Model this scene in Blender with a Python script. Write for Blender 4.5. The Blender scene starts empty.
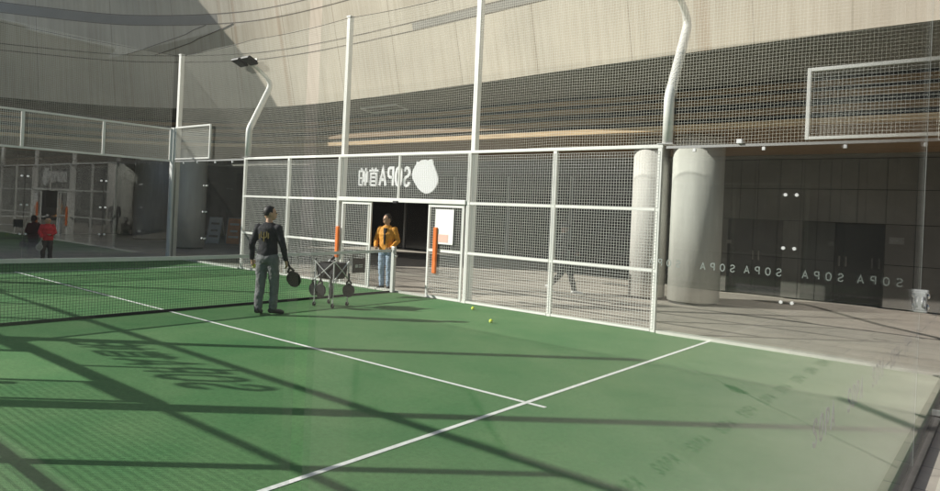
import bpy, bmesh, math, random
from mathutils import Vector, Matrix
random.seed(7)
scn = bpy.context.scene
COL = scn.collection
R = math.radians

# ------------------------------------------------------------------ render / view
scn.render.engine = 'CYCLES'
scn.view_settings.view_transform = 'Standard'
scn.view_settings.look = 'None'
scn.view_settings.gamma = 1
scn.view_settings.use_curve_mapping = False
scn.view_settings.exposure = 0.58
scn.cycles.transparent_max_bounces = 24
scn.cycles.max_bounces = 10

# ------------------------------------------------------------------ materials
def mat(name, col, rough=0.6, metal=0.0, var=0.0, scale=6.0, stretch=(1, 1, 1), bump=0.0, bscale=60.0, spec=0.5):
    m = bpy.data.materials.new(name); m.use_nodes = True
    nt = m.node_tree; N = nt.nodes; L = nt.links
    b = N['Principled BSDF']
    b.inputs['Roughness'].default_value = rough
    b.inputs['Metallic'].default_value = metal
    b.inputs['Specular IOR Level'].default_value = spec
    b.inputs['Base Color'].default_value = (*col, 1)
    if var or bump:
        tc = N.new('ShaderNodeTexCoord'); mp = N.new('ShaderNodeMapping')
        mp.inputs['Scale'].default_value = stretch
        L.new(tc.outputs['Object'], mp.inputs['Vector'])
    if var:
        n = N.new('ShaderNodeTexNoise'); n.inputs['Scale'].default_value = scale; n.inputs['Detail'].default_value = 7
        n.inputs['Roughness'].default_value = 0.62
        L.new(mp.outputs[0], n.inputs['Vector'])
        r = N.new('ShaderNodeMapRange')
        r.inputs['From Min'].default_value = 0.3; r.inputs['From Max'].default_value = 0.7
        r.inputs['To Min'].default_value = 1 - var; r.inputs['To Max'].default_value = 1 + var
        L.new(n.outputs[0], r.inputs['Value'])
        v = N.new('ShaderNodeVectorMath'); v.operation = 'SCALE'
        v.inputs[0].default_value = col
        L.new(r.outputs[0], v.inputs['Scale'])
        L.new(v.outputs[0], b.inputs['Base Color'])
    if bump:
        n2 = N.new('ShaderNodeTexNoise'); n2.inputs['Scale'].default_value = bscale; n2.inputs['Detail'].default_value = 4
        L.new(mp.outputs[0], n2.inputs['Vector'])
        bp = N.new('ShaderNodeBump'); bp.inputs['Strength'].default_value = bump; bp.inputs['Distance'].default_value = 0.02
        L.new(n2.outputs[0], bp.inputs['Height']); L.new(bp.outputs[0], b.inputs['Normal'])
    return m

def glass_mat(name, tint=(0.93, 0.95, 0.94), f0=0.035, dirt=0.008, power=5.0):
    m = bpy.data.materials.new(name); m.use_nodes = True
    nt = m.node_tree; N = nt.nodes; L = nt.links
    N.remove(N['Principled BSDF'])
    out = N['Material Output']
    tr = N.new('ShaderNodeBsdfTransparent'); tr.inputs[0].default_value = (*tint, 1)
    gl = N.new('ShaderNodeBsdfGlossy'); gl.inputs['Roughness'].default_value = 0.0
    df = N.new('ShaderNodeBsdfDiffuse'); df.inputs[0].default_value = (0.7, 0.68, 0.63, 1)
    lw = N.new('ShaderNodeLayerWeight'); lw.inputs['Blend'].default_value = 0.5
    p = N.new('ShaderNodeMath'); p.operation = 'POWER'; p.inputs[1].default_value = power
    L.new(lw.outputs['Facing'], p.inputs[0])
    mr = N.new('ShaderNodeMapRange'); mr.inputs['To Min'].default_value = f0; mr.inputs['To Max'].default_value = 1.0
    L.new(p.outputs[0], mr.inputs['Value'])
    # film of dust: uneven over the pane
    tc = N.new('ShaderNodeTexCoord'); ns = N.new('ShaderNodeTexNoise'); ns.inputs['Scale'].default_value = 1.7; ns.inputs['Detail'].default_value = 6
    L.new(tc.outputs['Object'], ns.inputs['Vector'])
    dm = N.new('ShaderNodeMapRange'); dm.inputs['From Min'].default_value = 0.3; dm.inputs['From Max'].default_value = 0.7
    dm.inputs['To Min'].default_value = dirt * 0.6; dm.inputs['To Max'].default_value = dirt * 1.4
    L.new(ns.outputs[0], dm.inputs['Value'])
    m1 = N.new('ShaderNodeMixShader'); L.new(dm.outputs[0], m1.inputs[0]); L.new(tr.outputs[0], m1.inputs[1]); L.new(df.outputs[0], m1.inputs[2])
    m2 = N.new('ShaderNodeMixShader'); L.new(mr.outputs[0], m2.inputs[0]); L.new(m1.outputs[0], m2.inputs[1]); L.new(gl.outputs[0], m2.inputs[2])
    L.new(m2.outputs[0], out.inputs['Surface'])
    return m

def turf_mat():
    m = mat('turf', (0.07, 0.21, 0.075), 0.9, spec=0.15)
    nt = m.node_tree; N = nt.nodes; L = nt.links; b = N['Principled BSDF']
    tc = N.new('ShaderNodeTexCoord')
    n1 = N.new('ShaderNodeTexNoise'); n1.inputs['Scale'].default_value = 0.8; n1.inputs['Detail'].default_value = 6; n1.inputs['Roughness'].default_value = .6
    n2 = N.new('ShaderNodeTexNoise'); n2.inputs['Scale'].default_value = 22; n2.inputs['Detail'].default_value = 9; n2.inputs['Roughness'].default_value = .75
    n3 = N.new('ShaderNodeTexNoise'); n3.inputs['Scale'].default_value = 190; n3.inputs['Detail'].default_value = 2
    for n in (n1, n2, n3): L.new(tc.outputs['Object'], n.inputs['Vector'])
    cr = N.new('ShaderNodeValToRGB')
    cr.color_ramp.elements[0].position = 0.3; cr.color_ramp.elements[0].color = (0.066, 0.188, 0.068, 1)
    cr.color_ramp.elements[1].position = 0.72; cr.color_ramp.elements[1].color = (0.125, 0.236, 0.100, 1)   # sand worn into the pile
    L.new(n1.outputs[0], cr.inputs[0])
    a = N.new('ShaderNodeMath'); a.operation = 'MULTIPLY_ADD'; a.inputs[1].default_value = 1.0; a.inputs[2].default_value = 0.5
    L.new(n2.outputs[0], a.inputs[0])
    a2 = N.new('ShaderNodeMath'); a2.operation = 'MULTIPLY_ADD'; a2.inputs[1].default_value = 1.3; a2.inputs[2].default_value = 0.35
    L.new(n3.outputs[0], a2.inputs[0])
    mm = N.new('ShaderNodeMath'); mm.operation = 'MULTIPLY'; L.new(a.outputs[0], mm.inputs[0]); L.new(a2.outputs[0], mm.inputs[1])
    v = N.new('ShaderNodeVectorMath'); v.operation = 'SCALE'; L.new(cr.outputs[0], v.inputs[0]); L.new(mm.outputs[0], v.inputs['Scale'])
    L.new(v.outputs[0], b.inputs['Base Color'])
    bp = N.new('ShaderNodeBump'); bp.inputs['Strength'].default_value = 0.5; bp.inputs['Distance'].default_value = 0.01
    L.new(n3.outputs[0], bp.inputs['Height']); L.new(bp.outputs[0], b.inputs['Normal'])
    return m

def paving_mat():
    m = mat('paving', (0.4, 0.37, 0.33), 0.85, spec=0.3)
    nt = m.node_tree; N = nt.nodes; L = nt.links; b = N['Principled BSDF']
    tc = N.new('ShaderNodeTexCoord')
    br = N.new('ShaderNodeTexBrick'); br.inputs['Scale'].default_value = 1.0
    br.offset = 0.5; br.inputs['Brick Width'].default_value = 1.2; br.inputs['Row Height'].default_value = 0.6
    br.inputs['Mortar Size'].default_value = 0.006
    br.inputs['Color1'].default_value = (0.47, 0.42, 0.36, 1); br.inputs['Color2'].default_value = (0.42, 0.38, 0.33, 1)
    br.inputs['Mortar'].default_value = (0.2, 0.19, 0.18, 1)
    L.new(tc.outputs['Object'], br.inputs['Vector'])
    n = N.new('ShaderNodeTexNoise'); n.inputs['Scale'].default_value = 1.1; n.inputs['Detail'].default_value = 8; n.inputs['Roughness'].default_value = .65
    L.new(tc.outputs['Object'], n.inputs['Vector'])
    r = N.new('ShaderNodeMapRange'); r.inputs['From Min'].default_value = .3; r.inputs['From Max'].default_value = .7; r.inputs['To Min'].default_value = .82; r.inputs['To Max'].default_value = 1.14
    L.new(n.outputs[0], r.inputs['Value'])
    v = N.new('ShaderNodeVectorMath'); v.operation = 'SCALE'; L.new(br.outputs[0], v.inputs[0]); L.new(r.outputs[0], v.inputs['Scale'])
    L.new(v.outputs[0], b.inputs['Base Color'])
    return m

def fascia_mat():
    m = mat('board_marked_concrete', (0.45, 0.4, 0.33), 0.85, spec=0.25)
    nt = m.node_tree; N = nt.nodes; L = nt.links; b = N['Principled BSDF']
    uv = N.new('ShaderNodeUVMap')
    mp = N.new('ShaderNodeMapping'); mp.inputs['Scale'].default_value = (6.0, 0.16, 1); L.new(uv.outputs[0], mp.inputs[0])
    n = N.new('ShaderNodeTexNoise'); n.inputs['Scale'].default_value = 1.0; n.inputs['Detail'].default_value = 8; n.inputs['Roughness'].default_value = .7
    L.new(mp.outputs[0], n.inputs['Vector'])
    cr = N.new('ShaderNodeValToRGB'); cr.color_ramp.elements[0].position = .3; cr.color_ramp.elements[0].color = (.42, .362, .285, 1)
    cr.color_ramp.elements[1].position = .62; cr.color_ramp.elements[1].color = (.54, .485, .405, 1)
    L.new(n.outputs[0], cr.inputs[0])
    mp2 = N.new('ShaderNodeMapping'); mp2.inputs['Scale'].default_value = (0.5, 0.45, 1); L.new(uv.outputs[0], mp2.inputs[0])
    n2 = N.new('ShaderNodeTexNoise'); n2.inputs['Scale'].default_value = 1.0; n2.inputs['Detail'].default_value = 7
    L.new(mp2.outputs[0], n2.inputs['Vector'])
    r = N.new('ShaderNodeMapRange'); r.inputs['From Min'].default_value = .3; r.inputs['From Max'].default_value = .7; r.inputs['To Min'].default_value = .86; r.inputs['To Max'].default_value = 1.1
    L.new(n2.outputs[0], r.inputs['Value'])
    v = N.new('ShaderNodeVectorMath'); v.operation = 'SCALE'; L.new(cr.outputs[0], v.inputs[0]); L.new(r.outputs[0], v.inputs['Scale'])
    # thin joints between the cast panels
    sx = N.new('ShaderNodeSeparateXYZ'); L.new(uv.outputs[0], sx.inputs[0])
    fr = N.new('ShaderNodeMath'); fr.operation = 'PINGPONG'; fr.inputs[1].default_value = 1.22; L.new(sx.outputs[0], fr.inputs[0])
    lt = N.new('ShaderNodeMath'); lt.operation = 'LESS_THAN'; lt.inputs[1].default_value = 0.013; L.new(fr.outputs[0], lt.inputs[0])
    ml = N.new('ShaderNodeMath'); ml.operation = 'MULTIPLY'; ml.inputs[1].default_value = 0.6; L.new(lt.outputs[0], ml.inputs[0])
    mx = N.new('ShaderNodeMix'); mx.data_type = 'RGBA'; L.new(ml.outputs[0], mx.inputs['Factor'])
    L.new(v.outputs[0], mx.inputs[6]); mx.inputs[7].default_value = (.2, .16, .12, 1)
    # rust streaks: a few tall, narrow brown stains
    mp3 = N.new('ShaderNodeMapping'); mp3.inputs['Scale'].default_value = (2.2, 0.05, 1); mp3.inputs['Location'].default_value = (3.1, 0, 0); L.new(uv.outputs[0], mp3.inputs[0])
    n3 = N.new('ShaderNodeTexNoise'); n3.inputs['Scale'].default_value = 1.0; n3.inputs['Detail'].default_value = 4; L.new(mp3.outputs[0], n3.inputs['Vector'])
    r3 = N.new('ShaderNodeMapRange'); r3.inputs['From Min'].default_value = .63; r3.inputs['From Max'].default_value = .78; r3.inputs['To Max'].default_value = .6
    L.new(n3.outputs[0], r3.inputs['Value'])
    mx2 = N.new('ShaderNodeMix'); mx2.data_type = 'RGBA'; L.new(r3.outputs[0], mx2.inputs['Factor'])
    L.new(mx.outputs[2], mx2.inputs[6]); mx2.inputs[7].default_value = (.26, .15, .08, 1)
    L.new(mx2.outputs[2], b.inputs['Base Color'])
    bp = N.new('ShaderNodeBump'); bp.inputs['Strength'].default_value = .35; bp.inputs['Distance'].default_value = .03
    L.new(n.outputs[0], bp.inputs['Height']); L.new(bp.outputs[0], b.inputs['Normal'])
    return m

M = dict(
    white=mat('white_powder_coat', (.78, .77, .74), .45, var=.06, scale=3),
    wire=mat('white_wire', (.74, .74, .70), .5),
    cord=mat('cream_cord', (.72, .70, .62), .8),
    turf=turf_mat(), paving=paving_mat(), fascia=fascia_mat(),
    line=mat('line_paint', (.78, .80, .76), .8, var=.12, scale=14),
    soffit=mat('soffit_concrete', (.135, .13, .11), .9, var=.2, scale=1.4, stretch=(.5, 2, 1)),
    wood_shaded=mat('shaded_boards', (.19, .118, .058), .6, var=.3, scale=3, stretch=(.6, 10, 10)),  # lintel timber darkened for the boards out of the sun
    wood_lit=mat('sunlit_boards', (.45, .31, .17), .55, var=.3, scale=3, stretch=(.6, 10, 10)),  # same timber lightened for the sunlit bottom strip
    recess=mat('dark_recess', (.03, .03, .03), .8),
    wallpanel=mat('dark_grey_panel', (.125, .118, .105), .5, var=.18, scale=1.2),
    dark=mat('dark_glass_door', (.03, .03, .032), .2),
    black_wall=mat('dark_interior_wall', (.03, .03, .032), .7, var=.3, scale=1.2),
    column=mat('painted_column', (.62, .60, .56), .75, var=.16, scale=1.6, stretch=(2.5, 2.5, .35), bump=.15, bscale=9),
    kerb=mat('kerb_concrete', (.62, .62, .56), .85, var=.1, scale=5),
    plaza=mat('pale_concrete_plaza', (.58, .54, .46), .85, var=.12, scale=.9),
    glass=glass_mat('toughened_glass'),
    glass_near=glass_mat('dusty_toughened_glass', f0=.035, dirt=.005, power=5.2),
    glass_side=glass_mat('low_reflection_glass', f0=.022, dirt=.004, power=13.0),
    glass_end=glass_mat('tinted_toughened_glass', tint=(.92, .93, .94), f0=.07, dirt=.005),
    metal=mat('brushed_steel', (.55, .55, .54), .35, .9),
    grey=mat('grey_metal', (.35, .35, .35), .5, .3),
    seam=mat('shadow_joint', (.13, .11, .09), .8),
    vent=mat('grey_vent_panel', (.22, .205, .185), .7, var=.1, scale=2),
    black=mat('black_plastic', (.02, .02, .022), .45),
    rubber=mat('black_rubber', (.018, .018, .018), .8),
    fabric=mat('black_canvas', (.022, .022, .025), .9, var=.3, scale=20),
    net=mat('black_net_cord', (.03, .045, .035), .9),
    tape=mat('white_net_tape', (.62, .62, .60), .8, var=.08, scale=5),
    orange=mat('orange_foam', (.75, .17, .02), .7, var=.12, scale=8),
    paper=mat('white_paper', (.85, .84, .82), .7),
    red_print=mat('red_print', (.78, .5, .42), .7),
    letter=mat('white_acrylic_letter', (.85, .84, .86), .4),
    vinyl=mat('pale_vinyl_letter', (.42, .43, .43), .6),
    vinyl_shaded=mat('shaded_vinyl_letter', (.13, .15, .19), .7), steel_light=mat('pale_tube', (.62, .62, .6), .4, .2),  # white letter vinyl with its bluish shade put into the colour
    skin_shaded=mat('shaded_skin', (.09, .05, .035), .6), turfseam=mat('turf_join', (.05, .15, .05), .95),  # walker's skin darkened so face and hands sink into shade
    dark_metal=mat('dark_channel', (.09, .085, .08), .6, var=.2, scale=9),
    ball=mat('tennis_felt', (.62, .72, .05), .95, var=.15, scale=60),
    skin=mat('skin', (.50, .30, .20), .5, var=.06, scale=20),
    hair=mat('black_hair', (.012, .01, .01), .6, var=.4, scale=60),
    navy=mat('black_jersey', (.018, .018, .022), .85, var=.3, scale=12),
    slacks=mat('grey_track_trousers', (.16, .162, .165), .85, var=.22, scale=10),
    mustard=mat('mustard_jacket', (.62, .27, .03), .75, var=.2, scale=12),
    denim=mat('pale_blue_denim', (.33, .42, .55), .85, var=.22, scale=14),
    redcloth=mat('red_jacket', (.55, .03, .035), .8, var=.25, scale=14),
    brown=mat('dark_brown_trousers', (.07, .055, .05), .85, var=.2, scale=12),
    darkcloth=mat('charcoal_clothes', (.02, .02, .022), .9, var=.2, scale=12),
    shoe=mat('dark_shoe', (.03, .03, .035), .6), shoe_sole=mat('pale_shoe', (.7, .7, .68), .6),
    eye=mat('eye_dark', (.01, .01, .01), .3), lip=mat('lip', (.35, .12, .1), .5),
    emblem=mat('yellow_print', (.16, .12, .025), .7),
    racket=mat('carbon_racket', (.02, .02, .022), .35), racket_white=mat('pale_racket', (.4, .38, .38), .4),
    added_unseen_wall=mat('added_unseen_wall', (.33, .31, .28), .9, var=.12, scale=.6),
    lens=mat('flood_lens', (.03, .03, .032), .5),
    poster_orange=mat('poster_orange', (.62, .25, .10), .6, var=.4, scale=3),
    poster_white=mat('poster_white', (.6, .6, .6), .6, var=.15, scale=3),
)

# ------------------------------------------------------------------ mesh builder
class MB:
    def __init__(s): s.v = []; s.f = []; s.m = []
    def add(s, vs, fs, mi=0):
        o = len(s.v); s.v += [tuple(v) for v in vs]; s.f += [tuple(i + o for i in f) for f in fs]; s.m += [mi] * len(fs)
        return s
    def box(s, x0, x1, y0, y1, z0, z1, mi=0):
        v = [(x, y, z) for x in (x0, x1) for y in (y0, y1) for z in (z0, z1)]
        return s.add(v, [(0, 1, 3, 2), (4, 6, 7, 5), (0, 4, 5, 1), (2, 3, 7, 6), (0, 2, 6, 4), (1, 5, 7, 3)], mi)
    def bar(s, a, b, w, h=None, up=(0, 0, 1), mi=0):
        a = Vector(a); b = Vector(b); d = (b - a).normalized(); h = w if h is None else h
        u = Vector(up)
        if abs(d.dot(u)) > .95: u = Vector((0, 1, 0))
        x = d.cross(u).normalized(); y = x.cross(d)
        v = [p + x * (i * w / 2) + y * (j * h / 2) for p in (a, b) for i, j in ((-1, -1), (1, -1), (1, 1), (-1, 1))]
        return s.add(v, [(0, 3, 2, 1), (4, 5, 6, 7), (0, 1, 5, 4), (1, 2, 6, 5), (2, 3, 7, 6), (3, 0, 4, 7)], mi)
    def tube(s, pts, r, n=10, mi=0, cap=True):
        pts = [Vector(p) for p in pts]; k = len(pts)
        rs = r if isinstance(r, (list, tuple)) else [r] * k
        V = []; ux = None
        for i, p in enumerate(pts):
            d = (pts[min(i + 1, k - 1)] - pts[max(i - 1, 0)]).normalized()
            if ux is None:
                ux = d.orthogonal().normalized()
            ux = (ux - d * ux.dot(d)).normalized(); uy = d.cross(ux)
            V += [p + (ux * math.cos(2 * math.pi * j / n) + uy * math.sin(2 * math.pi * j / n)) * rs[i] for j in range(n)]
        F = [(i * n + j, i * n + (j + 1) % n, (i + 1) * n + (j + 1) % n, (i + 1) * n + j) for i in range(k - 1) for j in range(n)]
        if cap: F += [tuple(range(n))[::-1], tuple((k - 1) * n + j for j in range(n))]
        return s.add(V, F, mi)
    def sphere(s, c, r, n=12, m=8, mi=0):
        rx, ry, rz = r if isinstance(r, (tuple, list)) else (r, r, r)
        V = [(c[0], c[1], c[2] - rz)]
        for i in range(1, m):
            a = -math.pi / 2 + math.pi * i / m
            V += [(c[0] + rx * math.cos(a) * math.cos(2 * math.pi * j / n), c[1] + ry * math.cos(a) * math.sin(2 * math.pi * j / n), c[2] + rz * math.sin(a)) for j in range(n)]
        V.append((c[0], c[1], c[2] + rz)); last = len(V) - 1
        F = [(0, 1 + (j + 1) % n, 1 + j) for j in range(n)]
        for i in range(m - 2):
            F += [(1 + i * n + j, 1 + i * n + (j + 1) % n, 1 + (i + 1) * n + (j + 1) % n, 1 + (i + 1) * n + j) for j in range(n)]
        F += [(1 + (m - 2) * n + j, 1 + (m - 2) * n + (j + 1) % n, last) for j in range(n)]
        return s.add(V, F, mi)
    def prism(s, outline, place, t, mi=0):
        # outline: 2D points (u,v), place(u,v,w) -> 3D
        n = len(outline)
        V = [place(u, v, 0) for u, v in outline] + [place(u, v, t) for u, v in outline]
        F = [tuple(range(n)), tuple(range(2 * n - 1, n - 1, -1))] + [(i, i + n, (i + 1) % n + n, (i + 1) % n) for i in range(n)]
        return s.add(V, F, mi)
    def build(s, name, ms, parent=None, smooth=False, bevel=0):
        me = bpy.data.meshes.new(name); me.from_pydata(s.v, [], s.f)
        ms = ms if isinstance(ms, (list, tuple)) else [ms]
        for m in ms: me.materials.append(m)
        if len(ms) > 1: me.polygons.foreach_set('material_index', s.m)
        bm = bmesh.new(); bm.from_mesh(me); bmesh.ops.recalc_face_normals(bm, faces=bm.faces); bm.to_mesh(me); bm.free()
        if smooth: me.polygons.foreach_set('use_smooth', [True] * len(me.polygons))
        o = bpy.data.objects.new(name, me); COL.objects.link(o)
        if parent: o.parent = parent
        if bevel:
            b = o.modifiers.new('bevel', 'BEVEL'); b.width = bevel; b.segments = 2; b.limit_method = 'ANGLE'
        return o

def thing(name, label, cat, loc=(0, 0, 0), rz=0, group=None):
    o = bpy.data.objects.new(name, None); COL.objects.link(o)
    o.location = loc; o.rotation_euler = (0, 0, rz); o.empty_display_size = .2
    return tag(o, label, cat, group)
def tag(o, label, cat, group=None):
    o['label'] = label; o['category'] = cat
    if group: o['group'] = group
    return o
def struct(o): o['kind'] = 'structure'; return o
def dup(o, parent=None):
    c = o.copy(); COL.objects.link(c)
    if parent: c.parent = parent
    for ch in list(o.children): dup(ch, c)
    return c

# ------------------------------------------------------------------ sun, sky, camera
SUN = Vector((-.743, -.669, .538)).normalized()       # towards the sun
el = math.asin(SUN.z); az = math.atan2(SUN.x, SUN.y)
w = bpy.data.worlds.new('World'); scn.world = w; w.use_nodes = True
nt = w.node_tree; bg = nt.nodes['Background']
sky = nt.nodes.new('ShaderNodeTexSky'); sky.sky_type = 'NISHITA'; sky.sun_disc = False
sky.sun_elevation = el; sky.sun_rotation = az
nt.links.new(sky.outputs[0], bg.inputs[0]); bg.inputs[1].default_value = 0.066
sl = bpy.data.lights.new('sun', 'SUN'); sl.energy = 5.0; sl.angle = R(.5); sl.color = (1, .95, .88)
so = bpy.data.objects.new('sun', sl); COL.objects.link(so); so.rotation_euler = SUN.to_track_quat('Z', 'Y').to_euler()
so.location = (-20, -18, 30)

cd = bpy.data.cameras.new('camera'); cam = bpy.data.objects.new('camera', cd); COL.objects.link(cam); scn.camera = cam
Cx, Cy, Cz, yaw, pit, rol, foc, sh = 10.559958528344795, -0.42188426570434445, 1.7974737551369186, 0.6830314667812469, -0.0007672801993750214, 0.04458446840080347, 673.46877810277, -31.5005
d = Vector((-math.sin(yaw) * math.cos(pit), math.cos(yaw) * math.cos(pit), math.sin(pit)))
r_ = Vector((math.cos(yaw), math.sin(yaw), 0)); u_ = r_.cross(d)
rr = r_ * math.cos(rol) + u_ * math.sin(rol); uu = -r_ * math.sin(rol) + u_ * math.cos(rol)
mt = Matrix((rr, uu, -d)).transposed().to_4x4(); mt.translation = (Cx, Cy, Cz); cam.matrix_world = mt
cd.sensor_width = 36; cd.lens = foc / 940 * 36; cd.shift_y = sh / 940
cd.clip_start = .05; cd.clip_end = 2000

# ------------------------------------------------------------------ ground
g = MB().add([(-300, -300, -.03), (300, -300, -.03), (300, 300, -.03), (-300, 300, -.03)], [(0, 1, 2, 3)]).build('paving', M['paving']); struct(g)
t = MB().box(-10, 10, 0, 10, -.025, 0).build('court_turf', M['turf']); struct(t)
pz = MB().add([(10.17, -14, -.026), (60, -14, -.026), (60, 10.1, -.026), (10.17, 10.1, -.026)], [(0, 1, 2, 3)]).build('plaza', M['plaza']); struct(pz)
t2 = MB().box(-10, 10, -12, -1.4, -.025, 0).build('added_unseen_turf', M['turf']); struct(t2)  # unseen turf put in so the side glass reflects green
ln = MB()
def rect(x0, x1, y0, y1, z=.004): ln.add([(x0, y0, z), (x1, y0, z), (x1, y1, z), (x0, y1, z)], [(0, 1, 2, 3)])
for sx in (1, -1):
    a, b = sorted((sx * 6.925, sx * 6.975)); rect(a, b, 0.02, 9.98)
rect(-7.17, -6.98, 4.975, 5.025); rect(-6.92, 6.92, 4.975, 5.025); rect(6.98, 7.17, 4.975, 5.025)
struct(ln.build('court_lines', M['line']))
kb = MB()
kb.box(-10.16, 10.16, 10.03, 10.17, -.03, .035); kb.box(-10.16, 10.16, -.17, -.03, -.03, .035)
kb.box(-10.17, -10.03, -.02, 10.02, -.03, .035)
struct(kb.build('kerb', M['kerb']))

# ------------------------------------------------------------------ wire grids
def grid_xz(mb, x0, x1, z0, z1, y, step, wd, n_sag=0, sag=0, seed=0):
    rnd = random.Random(seed)
    nx = round((x1 - x0) / step); nz = round((z1 - z0) / step)
    ph = [rnd.uniform(0, 6.28) for _ in range(6)]
    def disp(x, z):
        if not sag: return 0, 0
        e = math.sin(math.pi * min(1, max(0, (z - z0) / (z1 - z0))))
        return (sag * e * (math.sin(.9 * x + ph[0]) + .6 * math.sin(2.3 * x + 1.7 * z + ph[1])),
                sag * .7 * (math.sin(1.4 * x + 1.1 * z + ph[2]) + .5 * math.sin(3.1 * x + ph[3])))
    def strand(P):
        V = []; F = []
        k = len(P)
        for i, p in enumerate(P):
            dx = P[min(i + 1, k - 1)] - P[max(i - 1, 0)]
            vert = abs(dx.z) > abs(dx.x)
            for j in range(4):
                a = (j + .5) * math.pi / 2
                c, s_ = math.cos(a) * wd * .6, math.sin(a) * wd * .6
                V.append(p + (Vector((c, s_, 0)) if vert else Vector((0, s_, c))))
        for i in range(k - 1):
            for j in range(4): F.append((i * 4 + j, i * 4 + (j + 1) % 4, (i + 1) * 4 + (j + 1) % 4, (i + 1) * 4 + j))
        mb.add(V, F)
    def P(x, z):
        a, b = disp(x, z); return Vector((x, y + a, z + b * (0 if z in (z0,) else 1)))
    for i in range(nx + 1):
        x = x0 + (x1 - x0) * i / nx; m = n_sag if sag else 1
        strand([P(x, z0 + (z1 - z0) * k / m) for k in range(m + 1)])
    for i in range(nz + 1):
        z = z0 + (z1 - z0) * i / nz; m = max(1, int((x1 - x0) * 2.5)) if sag else 1
        strand([P(x0 + (x1 - x0) * k / m, z) for k in range(m + 1)])
    return mb

def place_rot(o, loc, rz): o.location = loc; o.rotation_euler = (0, 0, rz); return o

# ------------------------------------------------------------------ side fences (local: court side is -y, fence plane y=0)
def side_fence(label, y, flip):
    root = thing('mesh_fence', label, 'fence', (0, y, 0))
    s = -1 if flip else 1                       # outside direction
    def B(name, x0, x1, ya, yb, z0, z1, m='white', bev=.006, par=root):
        a, b = sorted((s * ya, s * yb)); return MB().box(x0, x1, a, b, z0, z1).build(name, M[m], par, bevel=bev)
    for x in (-6, -4, -2, 2, 4, 6):
        p = B('post', x - .038, x + .038, .012, .082, -.03, 3.0)
        q = MB().box(x - .1, x + .1, min(s * -.0, s * .2), max(s * 0, s * .2), -.03, -.015)
        q.build('base_plate', M['metal'], p)
    for x0, x1 in ((-6, -4), (-4, -2), (2, 4), (4, 6)):
        for z in (1.0, 2.0): B('rail', x0 + .047, x1 - .047, .012, .056, z - .025, z + .025)
        B('base_rail', x0 + .047, x1 - .047, .012, .052, .0, .05)
        for k, (z0, z1) in enumerate(((.05, .97), (1.03, 1.97), (2.03, 2.95))):
            grid_xz(MB(), x0, x1, z0, z1, s * .006, .05, .0046).build('mesh_panel', M['wire'], root)
    B('top_rail', -6.045, 6.045, .01, .07, 3.002, 3.06)
    # door bay
    hd = B('door_header', -1.955, 1.955, -.02, .06, 1.97, 2.06)
    B('door_sensor', -.06, .06, -.07, -.022, 1.95, 2.0, 'black', .004, hd)
    B('mullion', -.025, .025, .02, .06, 2.062, 3.0)
    for x0, x1 in ((-2, -.03), (.03, 2)): grid_xz(MB(), x0, x1, 2.06, 2.99, s * .006, .05, .0046).build('mesh_panel', M['wire'], root)
    for x0, x1 in ((-1.85, -.83), (.93, 1.9)):
        f = B('door_leaf', x0, x0 + .05, .02, .06, 0, 1.965)
        for a in ((x1 - .05, x1, 0, 1.965), (x0 + .051, x1 - .051, .0, .06), (x0 + .051, x1 - .051, .97, 1.03), (x0 + .051, x1 - .051, 1.9, 1.96)):
            B('leaf_frame', a[0], a[1], .02, .06, a[2], a[3], par=f)
        for z0, z1 in ((.06, .97), (1.03, 1.9)): grid_xz(MB(), x0 + .05, x1 - .05, z0, z1, s * .012, .05, .0046).build('leaf_mesh', M['wire'], f)
    B('door_jamb', -1.0, -.955, .065, .1, 0, 1.965)
    for x, z0, z1 in ((-1.92, .62, 1.36), (1.2, .52, 1.48)):
        B('foam_pad', x - .05, x + .05, -.05, .008, z0, z1, 'orange', .02)
    return root
far_fence = side_fence('white mesh side fence with the open doorway where the man in yellow stands', 10, False)
near_fence = side_fence('white mesh side fence nearest the camera, across the court from the sign', 0, True)

# white lettering: strokes
GL = {
 'S': [[(.88, .80), (.72, .95), (.5, 1), (.27, .95), (.13, .80), (.15, .64), (.33, .54), (.66, .45), (.85, .34), (.87, .18), (.73, .05), (.5, 0), (.25, .05), (.1, .2)]],
 'O': [[(.5, 1), (.24, .92), (.1, .7), (.08, .5), (.1, .3), (.24, .08), (.5, 0), (.76, .08), (.9, .3), (.92, .5), (.9, .7), (.76, .92), (.5, 1)]],
 'P': [[(.15, 0), (.15, 1), (.6, 1), (.8, .93), (.88, .74), (.8, .55), (.6, .47), (.15, .47)]],
 'A': [[(.03, 0), (.5, 1), (.97, 0)], [(.2, .33), (.8, .33)]],
 'shou': [[(.28, 1.0), (.38, .88)], [(.72, 1.0), (.62, .88)], [(.02, .84), (.98, .84)], [(.5, .84), (.46, .7)], [(.2, 0), (.2, .68), (.82, .68), (.82, 0)], [(.2, .46), (.82, .46)], [(.2, .24), (.82, .24)], [(.2, .02), (.82, .02)]],
 'pa': [[(.23, -.02), (.23, 1)], [(.06, .18), (.06, .76), (.4, .76), (.4, .22)], [(.74, 1.0), (.66, .84)], [(.53, .0), (.53, .82), (.97, .82), (.97, 0)], [(.53, .42), (.97, .42)], [(.53, .03), (.97, .03)]],
}
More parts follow.
